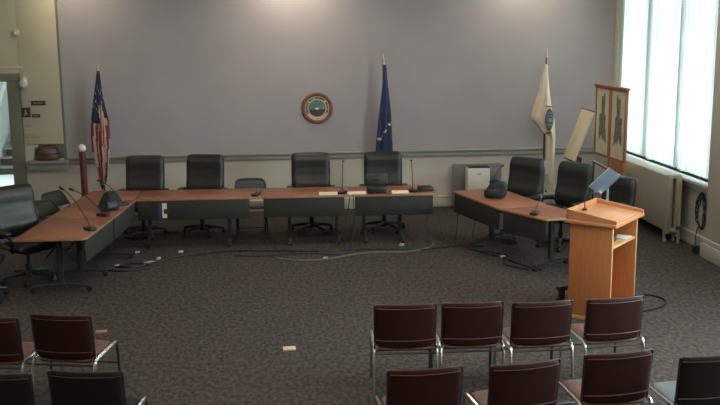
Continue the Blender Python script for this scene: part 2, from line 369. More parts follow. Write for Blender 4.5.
# ------------------------------------------------------------------ tables
def table(name, label, top, panel, legs, group='conference tables'):
    """top: polygon (world xy); panel: two end points of the modesty panel; legs: (x, y, foot direction deg, half length)"""
    cx = sum(p[0] for p in top) / len(top); cy = sum(p[1] for p in top) / len(top)
    t = thing(name, label, 'table', (cx, cy, 0), 0, group)
    pl = [(x - cx, y - cy) for x, y in top]
    tp = MB().prism(pl, .715, .74, .005).build('tabletop', 'cherry', t)
    sh = [(x * 1.006, y * 1.008) for x, y in pl]
    MB().prism(sh, .712, .733, .004).build('edge_band', 'edge', tp)
    if panel:
        (x0, y0), (x1, y1) = panel
        a = math.atan2(y1 - y0, x1 - x0); Ln = math.hypot(x1 - x0, y1 - y0)
        p = MB().box((0, 0, 0), (Ln, .018, .275), .005).build('modesty_panel', 'panel', t)
        p.location = ((x0 + x1) / 2 - cx, (y0 + y1) / 2 - cy, .572); p.rotation_euler.z = a
    for x, y, a, h in legs:
        lg = MB().box((0, 0, .4), (.075, .05, .63), .008).box((0, 0, .7), (.5 * h / .3, .05, .03), .006).build('leg', 'panel', t, (x - cx, y - cy, 0), R(a))
        MB().tube([(-h, 0, .075), (-h * .3, 0, .1), (h * .3, 0, .1), (h, 0, .075)], .024, 8).build('foot', 'panel', lg)
        for s in (-1, 1):
            MB().lathe([(.012, -.02), (.035, -.018), (.035, .018), (.012, .02)], (s * h, 0, .036), 14, Matrix.Rotation(PI / 2, 4, 'X')).box((s * h, 0, .07), (.03, .05, .03), .006).build('caster', 'black_plastic', lg)
    return t
table('conference_table', 'nearest cherry table of the left wing, its short end facing the camera', [(-3.04, 11.09), (-2.25, 11.06), (-2.2, 11.12), (-2.08, 12.30), (-2.93, 12.32)], ((-2.235, 11.13), (-2.10, 12.27)), [(-2.60, 11.42, 2, .33), (-2.5, 12.12, 2, .3)])
table('conference_table', 'second cherry table of the left wing with the black bag on it', [(-2.92, 12.34), (-2.075, 12.32), (-1.975, 13.52), (-2.80, 13.55)], ((-2.095, 12.34), (-1.99, 13.46)), [(-2.3, 13.02, 2, .3)])
table('corner_table', 'cherry corner table joining the left wing to the back row', [(-2.80, 13.57), (-1.985, 13.52), (-1.985, 14.28), (-2.72, 14.36)], None, [(-2.3, 14.0, 45, .25)])
table('conference_table', 'long cherry table of the back row in front of the two left chairs', [(-1.97, 13.52), (-.225, 13.49), (-.225, 14.24), (-1.97, 14.27)], ((-1.95, 13.53), (-.37, 13.50)), [(-.68, 13.9, 90, .32), (-1.84, 13.9, 90, .3)])
table('conference_table', 'cherry table of the back row with one microphone, beside the folding chair', [(-.205, 13.48), (1.07, 13.45), (1.07, 14.20), (-.205, 14.23)], ((-.17, 13.50), (.99, 13.47)), [(.20, 13.86, 90, .32), (.9, 13.86, 90, .3)])
table('conference_table', 'rightmost cherry table of the back row, with the black case on it', [(1.09, 13.45), (2.34, 13.40), (2.36, 14.15), (1.09, 14.20)], ((1.14, 13.46), (2.27, 13.425)), [(1.84, 13.82, 90, .32), (1.3, 13.84, 90, .3)])
table('conference_table', 'cherry table of the right wing with the black bag, near the air purifier', [(2.58, 13.58), (2.95, 12.17), (3.66, 12.36), (3.31, 13.77)], ((2.61, 13.53), (2.96, 12.22)), [(3.09, 13.2, 14, .3)])
table('conference_table', 'cherry table of the right wing next to the oak lectern', [(2.955, 12.15), (3.33, 11.44), (3.37, 11.41), (3.98, 11.5), (3.665, 12.34)], ((2.99, 12.12), (3.38, 11.46)), [(3.56, 11.83, 34, .31)])

# ------------------------------------------------------------------ office chairs
def office_chair(label, loc, rotz):
    t = thing('office_chair', label, 'office chair', loc, rotz, 'black executive chairs')
    def tuft(u, v):
        k = 1 + .25 * math.exp(-((v - .62) / .3) ** 2) + .3 * math.exp(-((v + .55) / .35) ** 2)
        for c in (.3, -.12): k -= .55 * math.exp(-((v - c) / .07) ** 2) * (1 if abs(u) < .62 else .3)
        k -= .3 * math.exp(-((abs(u) - .64) / .06) ** 2); return k
    mt = Matrix.Translation((0, .31, .86)) @ Matrix.Rotation(R(-9), 4, 'X')
    MB().pad(.60, .66, .09, .05, tuft, mt, 16, 7, .0, -.035).build('backrest', 'black_leather', t)
    ms = Matrix.Translation((0, -.02, .46)) @ Matrix.Rotation(R(-90), 4, 'X')
    MB().pad(.54, .54, .06, .05, lambda u, v: 1 - .2 * math.exp(-(u / .15) ** 2) * .5, ms @ Matrix.Rotation(0, 4, 'Z'), 12, 7).build('seat', 'black_leather', t)
    for s in (-1, 1):
        a = MB().tube([(s * .27, .27, .62), (s * .33, .2, .65), (s * .335, -.02, .662), (s * .333, -.2, .64), (s * .32, -.23, .58), (s * .30, -.14, .46), (s * .25, -.08, .42)], .022, 8, 2).build('armrest', 'black_plastic', t)
        MB().box((s * .335, .0, .678), (.085, .38, .036), .014).build('arm_pad', 'black_leather', a)
    MB().box((0, .02, .395), (.22, .3, .05), .012).tube([(.1, -.05, .38), (.28, -.07, .37)], .008).build('tilt_mechanism', 'steel_dark', t)
    MB().tube([(0, 0, .09), (0, 0, .24), (0, 0, .241), (0, 0, .4)], [.034, .034, .022, .022], 12).build('gas_column', 'black_plastic', t)
    MB().lathe([(.05, .06), (.055, .09), (.05, .13), (.036, .14)], n=14).build('hub', 'black_plastic', t)
    for k in range(5):
        a = 2 * PI * k / 5 + .3; c, s = math.cos(a), math.sin(a)
        lg = MB().tube([(.03 * c, .03 * s, .115), (.18 * c, .18 * s, .105), (.33 * c, .33 * s, .075)], [.03, .026, .02], 8).build('leg', 'black_plastic', t)
        MB().lathe([(.01, -.024), (.03, -.02), (.03, .02), (.01, .024)], (.325 * c, .325 * s, .03), 12, Matrix.Rotation(a + .8, 4, 'Z') @ Matrix.Rotation(PI / 2, 4, 'X')).box((.325 * c, .325 * s, .055), (.03, .03, .03), .006).build('caster', 'black_plastic', lg)
    return t
oc = office_chair('black executive chair at the back row, leftmost, right of the striped flag', (-2.02, 14.56, 0), R(-5))
dup(oc, (-1.13, 14.54, 0), R(-12), 'black executive chair at the back row, just left of the folding chair')
dup(oc, (.55, 14.48, 0), R(-2), 'black executive chair at the back row, below the round seal')
dup(oc, (1.68, 14.44, 0), R(-3), 'black executive chair at the back row, in front of the blue flag')
dup(oc, (3.52, 13.54, 0), R(-48), 'black executive chair at the right wing, in front of the white flag')
dup(oc, (4.03, 12.95, 0), R(-56), 'black executive chair at the right wing, in front of the cream leaning board')
dup(oc, (4.40, 12.25, 0), R(-66), 'black executive chair mostly hidden behind the oak lectern and tilted monitor').scale = (.95, .95, .93)
dup(oc, (-3.12, 12.02, 0), R(44), 'black executive chair at the left wing, its back in front of the doorway')
dup(oc, (-3.50, 11.22, 0), R(96), 'black executive chair cut off by the left edge of the view')

# ------------------------------------------------------------------ folding chairs
def folding_chair(label, loc, rotz, lean=0, fab='mesh'):
    t = thing('folding_chair', label, 'folding chair', loc, rotz)
    L_ = Matrix.Translation((0, .26, .46)) @ Matrix.Rotation(R(-lean), 4, 'X') @ Matrix.Translation((0, -.26, -.46))
    f = MB().tube([L_ @ Vector(q) for q in [(-.23, .26, .46), (-.23, .33, .72), (-.21, .345, .80), (-.15, .35, .825), (.15, .35, .825), (.21, .345, .80), (.23, .33, .72), (.23, .26, .46)]], .015, 8, 1)
    f.build('back_frame', 'steel_dark', t)
    MB().tube([L_ @ Vector((-.23, .29, .60)), L_ @ Vector((.23, .29, .60))], .01).build('back_bar', 'steel_dark', t)
    MB().pad(.43, .22, .006 if fab == 'mesh' else .02, .006 if fab == 'mesh' else .015, None, L_ @ Matrix.Translation((0, .32, .71)) @ Matrix.Rotation(R(-13), 4, 'X'), 8, 8, 0, .012).build('backrest', fab, t)
    MB().box((0, .02, .455), (.41, .40, .025), .01).build('seat', 'grey', t)
    for s in (-1, 1):
        MB().tube([(s * .23, .26, .47), (s * .23, -.24, .012)], .014, 8).build('leg', 'steel_dark', t)
        MB().tube([(s * .205, -.16, .44), (s * .205, .28, .012)], .014, 8).build('leg', 'steel_dark', t)
        MB().tube([(s * .22, -.17, .445), (s * .22, .24, .465)], .011, 8).build('seat_rail', 'steel_dark', t)
    MB().tube([(-.23, -.14, .105), (.23, -.14, .105)], .01).build('crossbar', 'steel_dark', t)
    MB().tube([(-.205, .2, .09), (.205, .2, .09)], .01).build('crossbar', 'steel_dark', t)
    return t
fc = folding_chair('black folding chair with grey mesh back, alone behind the back row tables', (-.36, 14.25, 0), R(3))
pc = folding_chair('black padded folding chair behind the left wing, the farther of the two tilted backs', (-2.86, 13.90, 0), R(62), 20, 'black_leather')
pc['group'] = 'black padded folding chairs'
dup(pc, (-2.84, 13.22, 0), R(62), 'black padded folding chair behind the left wing, the nearer of the two tilted backs')

# ------------------------------------------------------------------ stacking chairs of the audience
def stack_chair(label, loc, rotz, back='maroon', pipe='piping', seat='maroon_seat', group='maroon audience chairs'):
    t = thing('stacking_chair', label, 'chair', loc, rotz, group)
    mt = Matrix.Translation((0, -.25, .645)) @ Matrix.Rotation(R(7), 4, 'X') @ Matrix.Rotation(PI, 4, 'Z')
    b = MB().pad(.515, .40, .028, .022, None, mt, 16, 14, .012, -.03).build('backrest', back, t)
    def arc(z, r, y0, w=.245):
        pts = []
        for k in range(13):
            u = -1 + 2 * k / 12; v = Vector((w * u, -.03 * u * u + y0, z)); pts.append(mt @ v)
        return pts
    for q_ in ((arc(.193, .006, .004), .0065), (arc(-.125, .005, .024, .25), .0045), (arc(.165, .004, .024, .25), .0035)): MB().tube(q_[0], q_[1], 6).build('piping', pipe, b)
    for s in (-1, 1): MB().tube([mt @ Vector((s * .257, -.03, -.2)), mt @ Vector((s * .26, -.03, .19))], .009, 6).build('back_post', 'gunmetal', t)
    ms = Matrix.Translation((0, .0, .445)) @ Matrix.Rotation(R(-88), 4, 'X')
    MB().pad(.48, .46, .03, .03, None, ms, 12, 9).build('seat', seat, t)
    for s in (-1, 1):
        MB().tube([(s * .272, -.31, .0), (s * .27, -.255, .40), (s * .268, -.235, .44)], .013, 8, 1).build('leg', 'chrome', t)
        MB().tube([(s * .266, .23, .45), (s * .266, .248, .42), (s * .268, .275, 0)], .013, 8, 1).build('leg', 'gunmetal' if s > 0 else 'chrome', t)
        MB().tube([(s * .268, -.245, .425), (s * .268, -.22, .452), (s * .268, -.1, .458), (s * .267, .14, .466), (s * .266, .22, .462), (s * .266, .245, .43)], .0155, 8, 1).build('side_rail', 'chrome', t)
    MB().tube([(-.266, .255, .26), (.266, .255, .26)], .009).build('front_stretcher', 'gunmetal', t)
    MB().tube([(-.26, -.23, .40), (.26, -.23, .40)], .01).build('rear_stretcher', 'gunmetal', t)
    return t
def seat_at(tx, ty, yaw):                       # origin of a chair whose back's top edge is centred on (tx, ty)
    a = R(yaw); d = .278
    return (tx - math.sin(a) * d, ty + math.cos(a) * d, 0)
sc = stack_chair('maroon stacking chair in the front row of the right block, leftmost of four', seat_at(1.065, 7.63, -3), R(-3))
for tx, ty, yaw, lab in [
    (1.64, 7.62, -1, 'maroon stacking chair in the front row of the right block, second from left'),
    (2.23, 7.57, 2, 'maroon stacking chair in the front row of the right block, third from left'),
    (2.885, 7.61, 6, 'maroon stacking chair in the front row, directly in front of the oak lectern'),
    (.995, 6.12, 3, 'maroon stacking chair in the second row of the right block, leftmost'),
    (1.71, 6.15, 9, 'maroon stacking chair in the second row of the right block, second from left'),
    (2.425, 6.28, 6, 'maroon stacking chair in the second row of the right block, third from left'),
    (-1.785, 7.675, -13, 'maroon stacking chair in the front row of the left block, beside the centre aisle'),
    (-2.37, 7.69, -13, 'maroon stacking chair in the front row of the left block, at the view edge')]:
    dup(sc, seat_at(tx, ty, yaw), R(yaw), lab)
dk = stack_chair('dark stacking chair in the second row of the left block, beside the aisle', seat_at(-1.335, 6.33, -9), R(-9), 'dark_seat', 'dark_piping', 'dark_seat', 'dark audience chairs')
dup(dk, seat_at(-1.955, 6.365, -9), R(-9), 'dark stacking chair in the second row of the left block, at the view edge')
stack_chair('dark stacking chair with window sheen painted on its seat in the bottom right corner', seat_at(3.07, 6.15, 6), R(6), 'dark_seat', 'dark_piping', 'window_sheen_seat', 'dark audience chairs')

# ------------------------------------------------------------------ lectern
lt = thing('lectern', 'honey oak open-backed lectern with rimmed slanted top, right of the tables', 'lectern', (3.555, 9.87, 0), R(48.5))
hw, hd = .36, .235
for s in (-1, 1):
    p = MB().span((s * hw - (.022 if s > 0 else 0), -hd, .0), (s * hw + (.022 if s < 0 else 0), hd, 1.05), .002).build('side_panel', 'oak', lt)
    MB().span((s * hw - (.023 if s > 0 else -.0), -hd - .006, .0), (s * hw + (.023 if s < 0 else 0), -hd + .002, 1.05), .001).build('edge_band', 'oak_edge', p)
MB().span((-hw + .02, hd - .022, .02), (hw - .02, hd, 1.05), .002).build('front_panel', 'oak', lt)
MB().span((-hw + .02, -hd + .01, .80), (hw - .02, hd - .02, .825), .003).build('shelf', 'oak_edge', lt)
MB().span((-hw + .02, -hd + .02, .03), (hw - .02, hd - .02, .055), .003).build('bottom_shelf', 'oak', lt)
MB().span((-hw - .004, -hd - .004, 0), (-hw + .002, hd + .004, .035), .001).build('plinth', 'oak_edge', lt)
MB().span((-hw - .05, -hd - .06, 1.05), (hw + .05, hd + .05, 1.085), .006).build('top_board', 'oak_top', lt)
tw, td = hw + .035, hd + .035
mm = MB()
for s in (-1, 1):
    t_ = bmesh.new()
    x0, x1 = s * tw, s * (tw - .024)
    prof = [(-td - .02, 1.084), (td, 1.084), (td, 1.20), (-td - .02, 1.125)]
    vs = [[t_.verts.new((x, y, z)) for y, z in prof] for x in (x0, x1)]
    t_.faces.new(vs[0]); t_.faces.new(vs[1][::-1])
    for k in range(4): t_.faces.new((vs[0][k], vs[0][(k + 1) % 4], vs[1][(k + 1) % 4], vs[1][k]))
    bmesh.ops.recalc_face_normals(t_, faces=t_.faces); mm._merge(t_)
mm.build('side_rim', 'oak_top', lt)
MB().span((-tw, td - .024, 1.084), (tw, td, 1.20), .003).build('front_rim', 'oak_top', lt)
o = MB().box((0, 0, 0), (2 * tw - .05, .51, .015), .002).build('reading_surface', 'oak_top', lt); o.location = (0, -.015, 1.115); o.rotation_euler = (R(6), 0, 0)
def on_lect(x, y, z):
    a = R(48.5); return (3.555 + x * math.cos(a) - y * math.sin(a), 9.87 + x * math.sin(a) + y * math.cos(a), z)
gx = thing('gooseneck_microphone', 'short black gooseneck microphone standing on the oak lectern top', 'microphone', on_lect(-.10, .19, 1.149), R(48.5), None)
MB().lathe([(.03, 0), (.03, .012), (.012, .02)], n=12).build('base', 'black_plastic', gx)
MB().tube([(0, 0, .015), (0, 0, .12), (.01, -.02, .17), (.07, -.09, .19)], .007, 8, 2).build('gooseneck', 'black_plastic', gx)
MB().tube([(.06, -.08, .188), (.10, -.125, .185)], .012, 8).build('mic_head', 'black_plastic', gx)
# things on the lectern shelf
k1 = thing('control_box', 'dark electronic box on the shelf inside the lectern', 'device', on_lect(-.10, -.03, .826), R(50))
MB().box((0, 0, .035), (.26, .22, .07), .008).build('case', 'black_plastic', k1); MB().box((0, -.112, .035), (.22, .004, .04), .001).build('front_plate', 'gunmetal', k1)
tag(MB().box((0, 0, .004), (.2, .27, .008), .001).build('papers', 'paper', None, on_lect(.20, -.07, .826), R(50)), 'loose white papers beside the box on the lectern shelf', 'papers')

# monitor on a small cart behind the lectern
ct = thing('equipment_stand', 'black pedestal stand hidden behind the oak lectern', 'stand', (4.30, 11.75, 0), R(0))
MB().box((0, 0, .80), (.56, .48, .03), .008).build('shelf', 'black_plastic', ct)
MB().lathe([(.2, 0), (.2, .02), (.05, .05), (.035, .1), (.035, .785)], n=18).build('pedestal', 'black_plastic', ct)
mn = thing('monitor', 'thin bluish monitor with a pale edge tilted steeply behind the lectern', 'monitor', (4.24, 11.70, .8155))
ax = Vector((.735, 0, .68)).normalized(); ey = Vector((.22, -.85, -.30)); ey = (ey - ax * ey.dot(ax)).normalized(); nz_ = ax.cross(ey)
mo = Matrix((ax, ey, nz_)).transposed().to_4x4(); mo.translation = (-.04, 0, .335)
o = MB().box((0, 0, 0), (.36, .24, .02), .005).build('housing', 'screen', mn); o.matrix_local = mo
MB().box((0, 0, .0105), (.33, .21, .002)).build('display', 'screen', o); MB().box((0, -.121, 0), (.36, .006, .024), .002).build('pale_edge', 'white', o)
MB().lathe([(.09, 0), (.09, .012), (.02, .02), (.015, .2), (.012, .3)], n=16).build('stand', 'silver', mn)
dc = thing('document_camera', 'dark post with a sloping arm standing behind the lectern beside the monitor', 'document camera', (4.12, 11.92, .8155))
MB().box((0, 0, .012), (.09, .12, .024), .006).build('base', 'steel_dark', dc); MB().tube([(0, 0, .02), (0, 0, .56)], .014).build('post', 'steel_dark', dc)
MB().tube([(-.02, 0, .57), (.14, -.01, .49), (.36, -.02, .36)], .018).build('arm', 'wood_dark', dc); MB().box((.38, -.02, .34), (.09, .07, .06), .012).build('camera_head', 'black_plastic', dc)

# ------------------------------------------------------------------ flags
def flag(label, loc, H, hang, cloth, mats, colour, w=.24, rot=0, tilt=0, name='flag'):
    t = thing(name, label, 'flag', loc, rot, 'flags on floor poles')
    MB().lathe([(.15, 0), (.15, .02), (.06, .045), (.03, .09)], n=20).build('stand', 'gold', t)
    MB().tube([(0, 0, .05), (0, 0, H - .17)], .014, 10).build('pole', 'wood_dark', t)
    MB().lathe([(.017, H - .17), (.024, H - .165), (.024, H - .15), (.012, H - .14), (.02, H - .12), (.012, H - .10), (.018, H - .09), (.001, H)], n=10).build('finial', 'gold', t)
    n, m_ = 46, 44; z0, z1 = hang
    bm = bmesh.new(); g = []
    rnd = random.Random(len(label)); ph = [rnd.uniform(0, 6) for _ in range(4)]
    for j in range(m_ + 1):
        v = j / m_; row = []
        W, off = cloth(v)
        for i in range(n):
            a = 2 * PI * i / n
            fold = 1 + (.30 * math.sin(5 * a + ph[0] + 2.2 * v) + .14 * math.sin(9 * a + ph[1] - 3 * v)) * min(1, v * 2.2)
            x = off + W / 2 * math.cos(a) * fold * (.9 if math.cos(a) < 0 else 1.0)
            y = -.01 + W * .3 * math.sin(a) * fold
            drop = .11 * v * math.sin(a * 1.0 + ph[2]) + .05 * v * math.sin(3 * a + ph[3])
            row.append(bm.verts.new((x, y, z0 + (z1 - z0) * v + drop * v)))
        g.append(row)
    for j in range(m_):
        for i in range(n):
            f = bm.faces.new((g[j][i], g[j][(i + 1) % n], g[j + 1][(i + 1) % n], g[j + 1][i])); f.material_index = colour(i / n, (j + .5) / m_)
    bm.faces.new(g[0]); f = bm.faces.new(g[-1][::-1])
    bmesh.ops.recalc_face_normals(bm, faces=bm.faces)
    mb = MB(); mb.bm.free(); mb.bm = bm; mb.build('cloth', mats, t, ang=80)
    if tilt: t.rotation_euler = (0, tilt, rot)
    return t
def us(u, v):
    a = u * 46
    if v < .46 and not (v > .30 and .78 < u < .95):
        if v > .12 and (int(a * 1.3) * 7 + int(v * 40) * 5) % 11 == 0: return 2
        return 0
    return 1 if int((u * 3 + v * .55) * 7) % 2 == 0 else 2
flag('striped red, white and navy flag hanging on the floor pole at left', (-2.81, 15.88, 0), 2.62, (2.44, .62), lambda v: (.05 + .19 * min(1, v * 2.2) - .13 * max(0, v - .7) / .3, .01 - .03 * math.sin(4 * v) - .03 * v), ['navy', 'red', 'stripe_white'], us)
flag('dark blue flag hanging on the pole behind the back row chair', (1.84, 15.88, 0), 2.66, (2.48, .72), lambda v: (.04 + .24 * min(1, v * 1.3) - .04 * v, .03 - .03 * v), ['blue', 'gold'], lambda u, v: 1 if (abs((v - .80) - .24 * (u - .5)) < .014 or abs((v - .66) + .3 * (u - .62)) < .008) and u > .5 else 0)
wf_ = flag('white flag with a round blue-green emblem on the pole at right', (4.60, 15.86, 0), 2.74, (2.46, .6), lambda v: (.04 + .30 * min(1, v * 1.95) - .17 * min(1, max(0, v - .5) * 7) - .02 * v, -.07 * min(1, v * 1.9) + .16 * min(1, max(0, v - .48) * 6)), ['white_cloth', 'emblem', 'gold'], lambda u, v: 0)
e = MB()                                                    # emblem hugging the front of the cloth
for (cz, rx, rz, mi) in ((1.62, .065, .17, 0),):
    t_ = bmesh.new(); bmesh.ops.create_uvsphere(t_, u_segments=24, v_segments=12, radius=1)
    for v in t_.verts: v.co = Vector((v.co.x * rx * 1.15 + .045, v.co.y * .022 - .115, v.co.z * rz * 1.1 + cz - .08))
    e._merge(t_)
e.mi = 1
e.box((.045, -.137, 1.60), (.08, .006, .014)).box((.05, -.137, 1.53), (.06, .006, .06), .01).box((.04, -.137, 1.65), (.06, .006, .012)).box((.045, -.135, 1.45), (.08, .006, .014))
e.mi = 2
e.box((.03, -.115, 1.755), (.10, .008, .022)).box((.04, -.105, 1.31), (.10, .008, .02))
M['emblem_pale'] = mat('emblem_pale', (.36, .38, .34, 1), .7, var=.1, scale=20)
M['emblem_dark'] = mat('emblem_dark', (.09, .085, .06, 1), .7, var=.1, scale=20)
e.build('emblem', ['emblem', 'emblem_pale', 'emblem_dark'], wf_)

# red post with a white ball
t = thing('post', 'dark red post topped by a white ball behind the left wing tables', 'post', (-3.02, 15.3, 0))
MB().lathe([(.16, 0), (.16, .02), (.06, .05)], n=20).build('base', 'steel_dark', t)
MB().tube([(0, 0, .03), (0, 0, 1.22)], .052, 16).build('shaft', 'post_red', t)
MB().ball((0, 0, 1.265), .065).build('ball', 'white', t)

# ------------------------------------------------------------------ wall things
t = thing('wall_seal', 'round wooden framed town seal hanging on the grey back wall', 'wall plaque', (.745, YB - .002, 1.755))
rx = Matrix.Rotation(PI / 2, 4, 'X')
MB().lathe([(.21, 0), (.265, 0), (.265, .025), (.25, .045), (.225, .045), (.205, .02)], n=40, mtx=rx).build('frame', 'seal_wood', t)
MB().lathe([(.0, 0), (.215, 0), (.215, .022), (.0, .024)], n=40, mtx=rx).build('lettered_ring', 'seal_cream', t)
MB().lathe([(.0, .02), (.143, .02), (.143, .028), (0, .03)], n=36, mtx=rx).build('centre_view', 'seal_green', t)
m = MB().prism([(.14 * math.cos(a), .14 * math.sin(a)) for a in [PI + .12 + k * (PI - .24) / 16 for k in range(17)]], .02, .034)
o = m.build('foreground', 'seal_dark', t); o.rotation_euler.x = PI / 2
MB().ball((0, -.03, -.01), .02, (1.6, .4, 1)).build('painted_glint', 'white', t)  # white blob standing in for a glint on the seal
m = MB()
for k in range(34):
    a = R(-28 + k * 236 / 33)
    if k in (9, 10, 19, 24): continue
    m.box((.178 * math.cos(a), -.0245, .178 * math.sin(a)), (.019 if k % 3 else .012, .004, .032), rot=(0, -a + PI / 2, 0))
m.box((0, -.0245, -.178), (.04, .004, .01)).build('letter_marks', 'seal_dark', t)

def sign(label, x, z, w_, h, marks):
    t = thing('wall_sign', label, 'sign', (x, YB - .051, z), 0, 'small dark wall signs')
    MB().box((0, -.008, 0), (w_, .016, h), .003).build('plate', 'sign', t)
    m = MB()
    for a, b, c_, d_ in marks: m.box((a, -.017, b), (c_, .003, d_))
    m.build('marks', 'signmark', t)
sign('small dark sign, upper right of the three beside the doorway', -3.85, 1.92, .23, .075, [(-.05, 0, .04, .02), (0, 0, .03, .02), (.05, 0, .05, .02)])
sign('square dark sign with a pale figure beside the doorway', -4.06, 1.77, .145, .16, [(0, .02, .03, .05), (.005, -.025, .05, .03), (-.02, -.05, .02, .02)])
sign('small dark sign right of the square one beside the doorway', -3.90, 1.71, .13, .055, [(0, 0, .08, .016)])
t = thing('thermostat', 'small beige thermostat on the panel below the square dark sign', 'thermostat', (-4.03, YB - .051, 1.57)); MB().box((0, -.015, 0), (.06, .03, .07), .008).build('body', 'tan', t)
MB().box((0, -.031, .01), (.035, .003, .02)).build('window', 'beige', t)
tag(MB().box((0, -.006, 0), (.26, .012, .085), .003).build('wall_plate', 'tan', None, (-3.985, YB - .051, 1.39)), 'plain tan plate low on the beige panel above the niche', 'wall plate')
t = thing('alarm_light', 'pale bell-shaped alarm light on the beige panel beside the doorway top', 'alarm', (-4.05, YB - .047, 2.24))
MB().lathe([(.05, 0), (.06, .02), (.05, .045), (0, .05)], (0, 0, .06), 18, rx).build('back_box', 'beige', t); MB().ball((0, -.06, .0), .075, (1, .8, 1.25)).build('dome', 'trim', t)
t = thing('ceiling_sensor', 'small round pale sensor high on the beige wall above the doorway', 'sensor', (-4.13, YB - .042, 3.06))
MB().lathe([(.0, 0), (.06, 0), (.055, .03), (.03, .045), (0, .05)], n=18, mtx=rx).build('body', 'beige', t); MB().lathe([(0, .045), (.02, .045), (.02, .055), (0, .06)], n=12, mtx=rx).build('lens', 'white', t)
t = thing('bowl', 'brown glazed domed basin sitting in the wall niche above the ledge', 'basin', (-3.77, YB + .02, .966)).scale = (1, .8, 1); t = C.objects[-1]
MB().lathe([(.05, 0), (.2, .01), (.215, .05), (.205, .1), (.195, .105)], n=28).build('basin', 'brown', t); MB().lathe([(.2, .105), (.2, .12), (.17, .19), (.09, .235), (0, .245)], n=28).build('lid', 'brown', t); MB().lathe([(.212, .1), (.218, .11), (.21, .122)], n=28).build('rim', 'sign', t)

# ------------------------------------------------------------------ radiator, pipe, cord
t = thing('radiator', 'long beige radiator on feet under the tall window', 'radiator', (5.72, 14.12, 0))
MB().span((-.13, -1.02, .17), (.10, 1.02, .985), .03).build('body', 'rad', t)
for y in (-1.07, 1.07):
    c_ = MB()
    for x in (-.085, .05): c_.span((x - .045, y - .05, .13), (x + .045, y + .05, 1.0), .025)
    c_.span((-.12, y - .045, .93), (.09, y + .045, 1.0), .02).span((-.12, y - .045, .15), (.09, y + .045, .22), .02); c_.build('end_section', 'rad', t)
for y in (-1.0, 1.0):
    for x in (-.085, .05): MB().tube([(x, y, .2), (x - .01, y, .08), (x, y - .01, 0)], [.035, .022, .03], 8).build('foot', 'rad', t)
MB().tube([(0.05, -1.16, 0), (.05, -1.16, .88)], .022).tube([(.05, -1.16, .2), (.05, -1.1, .2)], .018).build('pipe', 'rad', t)
MB().lathe([(.02, 0), (.035, .02), (.035, .05), (.015, .07)], (.05, -1.16, .2), 10).build('valve', 'gunmetal', t)
t = thing('coiled_cord', 'black cord coiled and hanging on the wall below the window sill', 'cord', (XR - .012, 12.60, .52))
pts = []
for k in range(70):
    a = k * .42; pts.append((-.012 - .012 * math.sin(k * .9), .13 * math.cos(a) * (1 + .45 * math.sin(k)), .24 * math.sin(a) * (1 + .15 * math.cos(k * 1.7)) + .02))
MB().tube(pts, .008, 6, 1).build('coil', 'cable', t)
MB().tube([(-.02, .03, -.18), (-.03, .08, -.3), (-.05, .06, -.4), (-.05, .05, -.5)], .007, 6, 2).build('tail', 'cable', t)
MB().box((-.02, 0, .2), (.04, .05, .04), .008).build('hook', 'gunmetal', t)
t = thing('outlet_box', 'dark power box on the floor below the hanging cord', 'power box', (5.78, 12.36, 0)); MB().box((0, 0, .055), (.1, .12, .11), .01).build('body', 'steel_dark', t)
MB().box((-.052, 0, .06), (.004, .08, .06), .001).build('face_plate', 'gunmetal', t)

# ------------------------------------------------------------------ air purifier, grey board
t = thing('air_purifier', 'white upright air purifier with dark top against the back wall', 'air purifier', (3.42, 15.72, 0), R(-2))
MB().box((0, 0, .39), (.38, .26, .74), .03).build('body', 'white', t); MB().box((0, -.02, .765), (.35, .19, .03), .01).build('top_vent', 'black_plastic', t)
g = MB()
for k in range(12): g.box((0, -.131, .2 + .03 * k), (.30, .006, .012), .002)
g.build('front_grille', 'paper', t); MB().box((0, -.132, .66), (.07, .004, .012)).build('control_strip', 'gunmetal', t)
for s in (-1, 1): MB().box((s * .14, 0, .012), (.06, .22, .024), .005).build('foot', 'black_plastic', t)
t = thing('display_board', 'low grey board standing behind the white air purifier', 'board', (3.47, 16.02, 0))
MB().box((0, 0, .40), (.86, .025, .74), .004).build('panel', 'grey', t)
for s in (-1, 1): MB().box((s * .38, 0, .015), (.04, .18, .03), .005).build('foot', 'steel_dark', t)

# ------------------------------------------------------------------ map display and cream board on easels
t = thing('map_display', 'wooden two-leaf map display standing beside the window', 'display', (5.40, 14.88, 0), R(93))
# local x runs along the leaves (from the near leaf at -x to the far one at +x), local +y faces the room
def leaf(cx):
    f = MB(); w_, z0, z1 = .60, .98, 2.12
    f.span((cx - w_ / 2, -.02, z0), (cx - w_ / 2 + .035, .025, z1), .004).span((cx + w_ / 2 - .035, -.02, z0), (cx + w_ / 2, .025, z1), .004)
    f.span((cx - w_ / 2, -.02, z1 - .04), (cx + w_ / 2, .025, z1), .004).span((cx - w_ / 2, -.02, z0), (cx + w_ / 2, .025, z0 + .04), .004)
    p = f.build('leaf_frame', 'wood_red', t)
    MB().span((cx - w_ / 2 + .03, -.012, z0 + .03), (cx + w_ / 2 - .03, .008, z1 - .03)).build('map_sheet', 'map_paper', p)
    b = MB(); poly = []
    for k in range(26):
        a = 2 * PI * k / 26; r_ = 1 + .30 * math.sin(3 * a + cx * 9) + .22 * math.sin(7 * a)
        poly.append((cx + .13 * r_ * math.cos(a), 1.56 + .36 * r_ * math.sin(a)))
    o = b.prism(poly, 0, .003).build('map_shape', 'map_green', p); o.rotation_euler = (PI / 2, 0, 0); o.location = (0, .0115, 0)
leaf(-.31); leaf(.31)
MB().span((-.64, -.03, 2.11), (.64, .04, 2.15), .006).build('top_rail', 'wood_red', t)
MB().span((-.62, -.025, .74), (-.05, .03, .98), .006).build('lower_board', 'wood_red', t)
for x in (-.57, .0):
    MB().span((x - .025, -.02, 0), (x + .025, .02, 1.0), .004).build('post', 'wood_red', t)
    MB().span((x - .03, -.2, 0), (x + .03, .2, .05), .006).build('foot', 'wood_red', t)
